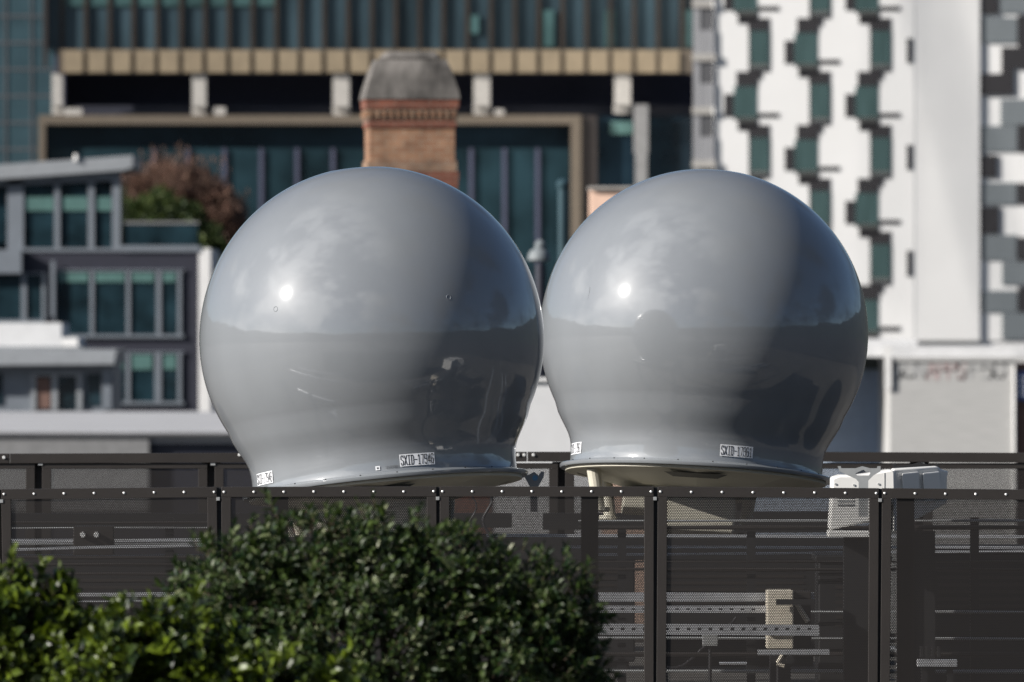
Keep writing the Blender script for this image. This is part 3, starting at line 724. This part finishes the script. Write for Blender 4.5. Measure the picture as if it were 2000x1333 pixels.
for q in range(13):
    x = (-82 + q * 13.6) * k
    dm.box(x - 3.2 * k, x + 3.2 * k, -90.5 * k, -87.4 * k, cz(231), cz(218))
    dm.box(-90.5 * k, -87.4 * k, x - 3.2 * k, x + 3.2 * k, cz(231), cz(218))
part('dentils', dm, 'brick_tan', t)
cap = sq(MB(), 93, 90, 195.5, 178); cap = sq(cap, 89.8, 78, 178, 140); cap = sq(cap, 77.8, 68, 140, 118)
part('stone_cap', cap, 'cap_stone', t)
part('flue_lip', sq(MB(), 60, 50, 117.5, 102), 'cap_stone', t, bevel=.05)
hb_ = thing('house', 'brick house under the chimney, hidden behind the left radome', 'house', (X(760, 156), 156, 0))
part('wall', MB().box(X(560, 156), X(960, 156), 152.0, 162, 0, Z(760, 156)), 'brick_red', hb_)
zz = Z(760, 156) + .01
part('roof', MB().prism([(X(545, 156), zz), (X(975, 156), zz), (X(760, 156), zz + .9)], 151.8, 162.2), 'roof_dark', hb_)

# ------------------------------------------------------------------ dark office building across the top (Y 330)
Yo = 660.0
t = thing('office_building', 'dark glass office building with tan soffit band across the top', 'office building', (X(720, Yo), Yo, 0))
part('upper_block', MB().box(X(88, Yo), X(1356, Yo), Yo + .6, Yo + 24, Z(96, Yo), Z(-420, Yo)), 'tower_glass', t)
part('corner_return', MB().pb(84, 92, -420, 130, Yo - .2, .79), 'brown_panel', t)
gp = MB()
part('upper_glazing_strip', MB().pb(116, 540, -60, 12, Yo + .45, .14), 'tower_glass_green', t)
fins = [120 + 46.6 * i for i in range(-0, 27)]
for i, f in enumerate(fins):
    part('fin', MB().box(X(f - 4, Yo), X(f + 4, Yo), Yo + .32, Yo + .59, Z(94, Yo), Z(-420, Yo)), 'fin', t)
    if i < 26:
        part('soffit_panel', MB().box(X(f + 5, Yo), X(f + 42, Yo), Yo - .05, Yo + .6, Z(142, Yo), Z(99, Yo)), 'tan_panel', t)
part('soffit_backing', MB().pb(112, 1352, 97, 143.5, Yo + .15, .44), 'tan_frame', t)
for a, b, c_ in ((905, 940, 88), (660, 0, 0)):
    if b: part('paler_pane', MB().pb(a + 6, a + 30, 30, 66, Yo + .4, .19), 'tower_glass_green', t, label='paler green pane in the upper glazing')  # pane of paler green glass
for a in (1180, 1330, 1060):
    part('pale_pane', MB().pb(a, a + 22, 20, 92, Yo + .42, .17), 'tower_glass_green', t)
part('recess_sun_block', MB().box(X(104, Yo), X(122, Yo), Yo + 2.7, Yo + 8.99, Z(229, Yo), Z(98.6, Yo)), 'void', t)  # end wall added to keep the sun out of the recess
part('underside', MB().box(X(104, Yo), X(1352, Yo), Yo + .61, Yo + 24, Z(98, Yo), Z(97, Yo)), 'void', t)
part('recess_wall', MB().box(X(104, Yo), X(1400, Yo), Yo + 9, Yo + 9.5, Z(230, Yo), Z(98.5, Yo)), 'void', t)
part('terrace_strip', MB().box(X(130, Yo), X(1352, Yo), Yo + 3, Yo + 8.9, Z(226, Yo), Z(205, Yo)), 'navy_strip', t)
for a, b, c_ in ((101, 121, 208), (375, 402, 209), (650, 682, 210), (925, 957, 208), (1200, 1232, 206)):
    part('column', MB().box(X(a, Yo), X(b, Yo), Yo + .3, Yo + 1.1, Z(c_, Yo), Z(143.6, Yo)).box(X(a - 1, Yo), X(b + 1, Yo), Yo + .8, Yo + 2.6, Z(c_ + 15, Yo), Z(c_ + .1, Yo)), 'concrete', t)
part('podium_block', MB().box(X(78, Yo), X(1400, Yo), Yo + 1.2, Yo + 24, 0, Z(227, Yo)), 'lobby_glass', t)
part('podium_low_glass', MB().pb(96, 1112, 290, 700, Yo + 1.0, .19), 'lobby_glass_low', t)
fr = MB().pb(75, 1135, 225, 243, Yo, 1.19).pb(75, 88, 243.2, 700, Yo, 1.19).pb(1115, 1135, 243.2, 700, Yo, 1.19)
part('tan_frame', fr, 'tan_frame', t)
for i, px in enumerate((300, 367, 438, 510, 580, 650, 920, 985, 1050)):
    part('mullion', MB().pb(px - 4, px + 4, 290, 700, Yo + .8, .19), 'void', t)
part('brown_pier', MB().pb(1136, 1166, 226, 700, Yo + .3, .89), 'brown_panel', t)
part('side_glazing', MB().pb(1167, 1352, 232, 700, Yo + 1.0, .19), 'lobby_glass', t)
part('side_column', MB().pb(1238, 1266, 205, 300, Yo + .1, .7).pb(1241, 1264, 300.3, 700, Yo + .1, .7), 'grey_wall', t)
part('pale_pane', MB().pb(1192, 1236, 238, 262, Yo + .85, .14), 'blind', t)  # green highlight on the dark glass, set in as a pale panel
for a, b, p in ((125, 160, 212), (418, 440, 210), (966, 984, 214)):
    part('planter_box', MB().pb(a, b, p, 225 - .2, Yo + .2, .9), 'concrete', t)
# far left tower
Yt = 760.0
t = thing('glass_tower', 'grey green clad tower cut off by the left edge', 'tower', (X(20, Yt), Yt, 0))
part('wall', MB().box(X(-260, Yt), X(110, Yt), Yt, Yt + 30, 0, Z(-500, Yt)), 'grey_glass_tower', t)
jm = MB()
for q in range(-8, 9):
    jm.box(X(-260, Yt), X(109, Yt), Yt - .06, Yt - .005, Z(30 + q * 52, Yt) - .12, Z(30 + q * 52, Yt))
for px in (-60, 10, 60): jm.box(X(px, Yt), X(px + 3, Yt), Yt - .09, Yt - .061, Z(700, Yt), Z(-500, Yt))
part('joints', jm, 'louvre_dark', t)

# ------------------------------------------------------------------ white hotel (Y 340)
Yk = 640.0
t = thing('hotel_tower', 'white tower with black stepped pattern and green curtained windows', 'hotel', (X(1600, Yk), Yk, 0))
ZT, ZB = Z(-260, Yk), Z(666, Yk)
part('front_wall', MB().box(X(1395, Yk), X(1786, Yk), Yk, Yk + 18, ZB, ZT), 'hotel_white', t)
xc, xd = X(1786.2, Yk), X(1914, Yk)
part('side_wall', MB().add([(xc, Yk + .02, ZB), (xd, Yk + .25, ZB), (xd, Yk + 18, ZB), (xc, Yk + 18, ZB), (xc, Yk + .02, ZT), (xd, Yk + .25, ZT), (xd, Yk + 18, ZT), (xc, Yk + 18, ZT)],
     [(3, 2, 1, 0), (4, 5, 6, 7), (0, 1, 5, 4), (1, 2, 6, 5), (2, 3, 7, 6), (3, 0, 4, 7)]), 'hotel_white_side', t)
wins = []
for col in range(3):
    dx = 118.5 * col
    for s_ in range(-3, 7):
        y0 = 145 + 104.3 * (s_ - 2)        # top of the storey (photo rows)
        if y0 > 640: continue
        cut = 660
        B = min
        if (col + s_) % 2 == 0:            # shifted left, with side arm
            p = MB()
            def q(a, b, c_, d, z=0): p.pb(a + dx, b + dx, y0 + c_, B(y0 + d, cut), Yk - .05, .049)
            q(1438, 1488, -5, 10); q(1438, 1480, 10.1, 24); q(1414, 1433, 39, 84); q(1479, 1521, 76, 85); q(1434, 1478.8, 84.2, 90); q(1441, 1480, 90.1, 104)
            part('black_surround', p, 'hotel_black', t)
            w0, w1, a0, a1 = 1433.3, 1478.5, 24.2, 83.8
            l0, l1 = 1441, 1480
        else:
            p = MB()
            def q(a, b, c_, d): p.pb(a + dx, b + dx, y0 + c_, B(y0 + d, cut), Yk - .05, .049)
            q(1441, 1503, -5, 6); q(1461, 1503, 6.1, 20); q(1462, 1465, 20.1, 94); q(1502.3, 1504, 20.1, 94); q(1462, 1503, 94.1, 100)
            part('black_surround', p, 'hotel_black', t)
            w0, w1, a0, a1 = 1465.2, 1502, 20.3, 84
            l0, l1 = 1465.2, 1502
        if y0 + a0 + 6 < cut:
            wo = part('window', MB().pb(w0 + dx, w1 + dx, y0 + a0, B(y0 + a1, cut), Yk - .04, .039), 'hotel_curtain', t)
            part('louvre', MB().pb(l0 + dx, l1 + dx, B(y0 + a1 + .3, cut), B(y0 + a1 + 3.5, cut + 1), Yk - .06, .059).pb(l0 + dx, l1 + dx, B(y0 + a1 + 6, cut + 1), B(y0 + a1 + 8.5, cut + 2), Yk - .06, .059), 'louvre', wo)
for p0, p1 in ((-134, -86), (75, 123), (283, 332), (490, 540)):
    part('slot_window', MB().pb(1771, 1781, p0, p1, Yk - .06, .055), 'hotel_black', t)
# louvred service core on its left side
for i in range(-2, 8):
    y0 = 1 + 104.3 * i
    if y0 > 560: continue
    part('core_band', MB().pb(1352, 1398 if i % 2 else 1392, y0, y0 + 14, Yk - .30, .29), 'concrete', t)
    part('core_louvre', MB().pb(1368, 1394, y0 + 14.2, y0 + 58, Yk - .15, .14).pb(1368, 1396, y0 + 58, y0 + 58.2, Yk - .15, .14), 'louvre_dark', t)
    part('core_panel', MB().pb(1354, 1367.5, y0 + 14.2, y0 + 104, Yk - .2, .19).pb(1368, 1394.5, y0 + 58.4, y0 + 104, Yk - .2, .19), 'louvre_grey', t)
# patterned wing at the right edge
wx = [(1915, 2060, -10, 700)]
part('wing_wall', MB().box(X(1914.5, Yk), X(2300, Yk), Yk + .5, Yk + 18, ZB, ZT), 'hotel_white', t)
Yq = Yk + .5
blk = [('b', 1917, 1950, -20, 28), ('g', 1952, 2080, -20, 26), ('g', 1916, 1986, 34, 84), ('b', 1988, 2080, 30, 92), ('b', 1956, 2080, 92.3, 134), ('b', 1915, 1980, 144, 186), ('b', 1956, 1980, 134.3, 143.7),
       ('g', 1954, 2080, 194, 244), ('g', 1914, 1986, 246, 296), ('b', 1988, 2080, 244.3, 296), ('b', 1914, 1947, 303, 347), ('g', 1914, 1984, 357, 400), ('b', 1987, 2080, 358, 398),
       ('b', 1910, 1951, 404, 457), ('g', 1914, 1984, 459, 508), ('b', 1987, 2080, 464, 510), ('g', 1957, 2080, 512, 556), ('g', 1914, 1986, 568, 610), ('b', 1988, 2080, 560, 610), ('g', 1957, 2080, 612, 662),
       ('g', 1917, 1990, -130, -80), ('b', 1950, 2080, -78, -25), ('b', 1917, 1960, -190, -140)]
for c_, a, b, p0, p1 in blk:
    part('black_panel' if c_ == 'b' else 'grey_panel', MB().pb(a, b, p0, p1, Yq - .1 - (.05 if c_ == 'b' else 0), .09 + (.05 if c_ == 'b' else 0)), 'hotel_black' if c_ == 'b' else 'hotel_grey', t)
part('base_block', MB().box(X(1395, Yk), X(2300, Yk), Yk + .6, Yk + 17.5, 0, ZB - .01), 'hotel_white', t)

# unseen crane added to lay a soft shadow on the hotel's plain wall
t = thing('added_shadow_crane', 'slim luffing crane added out of view, only to cast a soft shadow on the plain hotel wall', 'crane', (0, 0, 0))
def up(px, py): return Vector((X(px, Yk), Yk, Z(py, Yk))) + S * 190
j0, j1 = up(1985, 780), up(1780, -120)
part('jib', MB().path([j0, j1], .17, 6), 'shaded_dark_steel', t)
part('stay', MB().path([j0 + Vector((-3, 2, 3)), j1 + Vector((-.8, 0, 0))], .08, 6), 'shaded_dark_steel', t)
part('cab', MB().box(j0.x - .7, j0.x + .5, j0.y - .5, j0.y + .5, j0.z - 2.4, j0.z), 'concrete', t)
part('mast', MB().box(j0.x - .2, j0.x + .2, j0.y - .2, j0.y + .2, 0, j0.z - 2.41), 'shaded_dark_steel', t)
# ------------------------------------------------------------------ low buildings right (Y 150)
Yb = 300.0
t = thing('block_building', 'pale blockwork building with faded red and grey painted lettering at the right', 'building', (X(1860, Yb), Yb, 0))
part('wall', MB().box(X(1738, Yb), X(1984, Yb), Yb, Yb + 9, 0, Z(698, Yb)), 'block_wall', t)
part('parapet', MB().pb(1734, 2100, 676, 697.7, Yb + .3, 2.6), 'white_bright', t)
part('eave', MB().pb(1740, 2100, 698, 706, Yb - .05, .045), 'block_wall', t)
part('corner_trim', MB().pb(1728, 1741, 676, 760, Yb - .1, .099), 'white_wall', t)
part('downpipe', MB().tube((X(1981, Yb), Yb - .06, 0), (X(1981, Yb), Yb - .06, Z(715, Yb)), .04, n=8), 'white_wall', t)
def sgn(a, b, p0, p1, txt, m, nm):
    w = (b - a) * Yb / F; h = (p1 - p0) * Yb / F; cx_ = X((a + b) / 2, Yb); cz_ = Z((p0 + p1) / 2, Yb); mb = MB()
    for q_ in flat_text(txt, w, h, .25, .075):
        mb.add([(cx_ + u[0], Yb - .006, cz_ + u[1]) for u in q_], [(0, 1, 2, 3)])
    part(nm, mb, m, t, fix=False)
STROKES['A'] = [[(0, 0), (.5, 1), (1, 0)], [(.2, .4), (.8, .4)]]
STROKES['P'] = [[(.05, 0), (.05, 1), (.9, 1), (.9, .5), (.05, .5)]]
STROKES['F'] = [[(.05, 0), (.05, 1), (.95, 1)], [(.05, .5), (.8, .5)]]
STROKES['U'] = [[(.05, 1), (.05, .1), (.5, 0), (.95, .1), (.95, 1)]]
STROKES['N'] = [[(.05, 0), (.05, 1), (.95, 0), (.95, 1)]]
STROKES['B'] = [[(.05, 0), (.05, 1), (.8, 1), (.9, .75), (.7, .5), (.05, .5)], [(.7, .5), (.95, .25), (.8, 0), (.05, 0)]]
sgn(1744, 1808, 708, 738, 'SUN', 'sign_grey', 'painted_lettering'); sgn(1812, 1886, 706, 740, 'APPS', 'sign_red', 'painted_lettering'); sgn(1896, 1962, 706, 738, 'F50', 'sign_grey', 'painted_lettering')
t2 = thing('building', 'narrow brown building with a small blue sign at the right edge', 'building', (X(2040, Yb), Yb, 0))
part('wall', MB().box(X(1986, Yb), X(2150, Yb), Yb + .2, Yb + 8, 0, Z(706, Yb) - .05), 'plain_brown', t2)
sg = part('sign', MB().pb(1985, 2030, 726, 782, Yb + .05, .14), 'sign_blue', t2)
wr = MB()
for r_ in range(4):
    for c_ in range(4): wr.pb(1990 + c_ * 9, 1995 + c_ * 9, 735 + r_ * 11, 741 + r_ * 11, Yb + .03, .018)
part('sign_characters', wr, 'label', sg)
# shaded recess and its neighbours
t3 = thing('building', 'white rendered building in blue shade behind the right radome', 'building', (X(1640, 312), 312, 0))
part('wall', MB().box(X(1450, 312), X(1737, 312), 312, 320, 0, Z(722, 312)), 'shade_blue_wall', t3)
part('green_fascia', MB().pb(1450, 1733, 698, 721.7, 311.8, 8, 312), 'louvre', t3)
part('roof', MB().box(X(1240, 303), X(1792, 303), 303.0, 313, Z(697, 303), Z(664, 303)), 'white_bright', t3)  # overhang carried forward and left so its shadow covers the wall
# peach block
t5 = thing('stair_tower', 'peach rendered block with a flat cap peeking over the left of the right radome', 'building', (X(1220, 240), 240, 0))
part('wall', MB().box(X(1153, 240), X(1300, 240), 240, 243, 0, Z(370, 240)), 'peach', t5)
part('cap', MB().pb(1150, 1303, 365, 369.8, 239.9, 3.2, 240), 'concrete', t5)
# grey flue and white roof ventilator between the domes
t6 = thing('roof_vent', 'white domed roof ventilator on a grey post between the two radomes', 'roof vent', (X(1054, 164), 164, 0))
part('post', MB().tube((X(1055, 164), 164, 0), (X(1055, 164), 164, Z(517, 164)), .075, n=16), 'navy_strip', t6, smooth=True)
part('hood', MB().lathe([(.08, -.10), (.165, -.07), (.16, .0), (.13, .06), (.07, .10), (.005, .115)], 24, (X(1053, 164), 164, Z(499, 164))), 'hotel_grey', t6, smooth=True)
part('cap', MB().lathe([(.075, 0), (.08, .06), (.03, .12), (.003, .125)], 18, (X(1055, 164), 164, Z(485, 164))), 'hotel_grey', t6, smooth=True)
t7 = thing('flue_pipe', 'slim grey flue pipe beside the tan frame, left of the right radome', 'flue', (X(1099, 180), 180, 0))
part('pipe', MB().tube((X(1099, 180), 180, 0), (X(1099, 180), 180, Z(366, 180)), .075, n=16), 'grey_glass_tower', t7, smooth=True)
part('cowl', MB().lathe([(.08, -.06), (.10, -.03), (.10, .04), (.05, .09), (.003, .10)], 18, (X(1099, 180), 180, Z(362, 180))), 'grey_glass_tower', t7, smooth=True)
# white wall between the domes
t8 = thing('building', 'bright white rendered building seen low between the radomes', 'building', (X(1060, 140), 140, 0))
part('wall', MB().box(X(965, 140), X(1175, 140), 140, 144, 0, Z(745, 140)), 'white_bright', t8)
part('coping', MB().pb(960, 1180, 741, 744.8, 139.95, 4.2, 140), 'white_wall', t8)

# ------------------------------------------------------------------ modern house at left (Y 200)
Yl = 400.0
t = thing('modern_house', 'navy and grey modern house with large windows and a sloping flat roof at the left', 'house', (X(200, Yl), Yl, 0))
part('body', MB().box(X(-300, Yl), X(388, Yl), Yl, Yl + 12, 0, Z(492, Yl)), 'navy_wall', t)
part('white_end_wall', MB().box(X(388.2, Yl), X(411, Yl), Yl - .05, Yl + 12, 0, Z(486, Yl)), 'white_wall', t)
part('left_bay', MB().pb(-300, 42, 488, 534, Yl - .5, .49), 'frame_grey', t)
part('terrace_edge', MB().pb(236, 390, 480, 491.8, Yl - .1, 3), 'frame_grey', t)
part('balustrade', MB().pb(240, 386, 438, 479.8, Yl + .1, .05), 'house_glass', t)
part('balustrade_rail', MB().pb(238, 388, 433, 437.8, Yl + .06, .12), 'grey_wall', t)
# pavilion
part('pavilion_core', MB().box(X(-300, Yl), X(232, Yl), Yl + .5, Yl + 8, Z(491.8, Yl), Z(348, Yl)), 'house_glass', t)
rf = MB().prism([(X(-300, Yl), Z(372, Yl)), (X(243, Yl), Z(333, Yl)), (X(259, Yl), Z(328, Yl)), (X(260, Yl), Z(304, Yl)), (X(-300, Yl), Z(343, Yl))], Yl - .45, Yl + 9)
part('roof', rf, 'fascia', t)
part('fascia_head', MB().prism([(X(-300, Yl), Z(378, Yl)), (X(236, Yl), Z(352, Yl)), (X(236, Yl), Z(332.2, Yl)), (X(-300, Yl), Z(372.2, Yl))], Yl - .02, Yl + .49), 'frame_grey', t)
part('roof_vent', MB().tube((X(150, Yl), Yl - .5, Z(314, Yl)), (X(150, Yl), Yl - .5, Z(302, Yl)), .1, .07, 12), 'white_wall', t)
for a, b in ((14, 46), (106, 117), (172, 184), (219, 235)):
    part('pier', MB().pb(a, b, 352, 488, Yl - .02, .5), 'frame_grey', t)
part('sill', MB().pb(42.5, 236, 485, 491.7, Yl - .06, .5), 'frame_grey', t)
for a, b in ((46.3, 105.7), (117.3, 171.7), (184.3, 218.7)):
    w_ = part('window', MB().pb(a, b, 362, 484.8, Yl + .12, .37), 'house_glass', t)
    part('blind', MB().pb(a + 1, b - 1, 385, 412, Yl + .05, .069), 'blind', w_)
part('window', MB().pb(-60, 13.7, 372, 475, Yl + .3, .19), 'house_glass', t)
def winrow(a, b, p0, p1, mull, bl, Y=Yl):
    w_ = part('window', MB().pb(a, b, p0, p1, Y - .04, .035), 'house_glass', t)
    fm = MB().pb(a - 3, b + 3, p0 - 3, p0, Y - .14, .13).pb(a - 3, b + 3, p1, p1 + 6, Y - .14, .13)
    for m_ in mull: fm.pb(m_[0] * .84 + m_[1] * .16, m_[1] * .84 + m_[0] * .16, p0 + .1, p1 - .1, Y - .12, .11)
    part('window_frame', fm, 'frame_grey', w_)
    if bl:
        ed = [a] + [v for m_ in mull for v in m_] + [b]
        for i in range(0, len(ed) - 1, 2):
            if ed[i + 1] - ed[i] > 6: part('blind', MB().pb(ed[i] + 2, ed[i + 1] - 2, bl[0], bl[1], Y - .09, .045), 'blind', w_)
winrow(108, 356, 530, 654, [(105, 111), (174, 185), (245, 256), (303, 317), (345, 356)], (530.5, 551))
winrow(-60, 84, 536, 625, [(39, 54), (80, 90)], None)
winrow(228, 356, 690, 785, [(244, 256), (299, 318), (345, 356)], (692, 722))
part('flue', MB().pb(99, 107, 510, 620, Yl - .3, .12), 'frame_grey', t)
# front lower pavilion (Y 188)
Yp = 376.0
t = thing('pavilion', 'low grey pavilion with a flat roof and glazed doors at the lower left', 'building', (X(100, Yp), Yp, 0))
part('wall', MB().box(X(-300, Yp), X(222, Yp), Yp, Yp + 8, 0, Z(712, Yp)), 'frame_grey', t)
part('roof', MB().prism([(X(-300, Yp), Z(716, Yp)), (X(224, Yp), Z(711.5, Yp)), (X(229, Yp), Z(683, Yp)), (X(-300, Yp), Z(678, Yp))], Yp - .9, Yp + 9), 'fascia', t)
part('parapet_block', MB().pb(-300, 120, 631, 677, Yp + .5, 6), 'white_bright', t)
part('parapet_step', MB().pb(120.2, 152, 660, 677, Yp + .5, 6), 'white_wall', t)
part('upper_deck', MB().pb(-300, 160, 677.2, 681, Yp + .3, 7), 'fascia', t)
dr = part('glazed_door', MB().pb(64, 156, 734, 800, Yp - .06, .055), 'house_glass', t)
part('door_frame', MB().pb(61, 70, 728, 802, Yp - .16, .15).pb(101, 112, 734.2, 801.8, Yp - .16, .15).pb(150, 160, 728, 802, Yp - .16, .15).pb(70.2, 149.8, 728, 734, Yp - .16, .15), 'fascia', dr)
part('curtain', MB().pb(72, 98, 738, 798, Yp - .1, .035), 'plain_brown', dr)
part('window', MB().pb(170, 197, 730, 792, Yp - .06, .055), 'house_glass', t)
part('window', MB().pb(-60, 4, 730, 790, Yp - .06, .055), 'house_glass', t)
part('corner_pier', MB().pb(199, 218, 716, 800, Yp - .3, .29), 'frame_grey', t)
# low roofed building in front of it
t = thing('building', 'long low building with a pale sunlit flat roof above the rear fence at the left', 'building', (X(150, 300), 300, 0))
zr = 17.25
part('wall', MB().box(X(-300, 300), X(1000, 300), 300, 372, 0, zr - .3), 'navy_strip', t)
part('roof', MB().box(X(-310, 300), X(1000, 300), 299.9, 372.5, zr - .299, zr), 'roof_pale', t)
part('facade_panel', MB().pb(-300, 291, 853, 1000, 299.7, .29, 300), 'grey_wall', t)
part('gutter', MB().pb(-300, 1000, 846, 851, 299.6, .28, 300), 'louvre_dark', t)

# trees beyond the terrace
bush('tree', 'russet bare-twigged tree behind the house terrace, left of the left radome', [(300, 380, 52), (345, 372, 50), (390, 392, 52), (430, 420, 46), (265, 385, 40), (420, 470, 50), (350, 440, 50)],
     428.0, 10, 2600, .30, .10, 5, 'leaf_red', cat='tree', upb=2.2, inner=.35, rag=.5)
bush('tree', 'dark green shrub tree behind the terrace balustrade, in front of the russet tree', [(265, 440, 36), (310, 432, 42), (355, 450, 38), (395, 485, 36), (415, 530, 36), (230, 450, 30)],
     422.0, 10, 2200, .36, .2, 5, 'leaf_far', cat='tree', inner=.3, rag=.2)
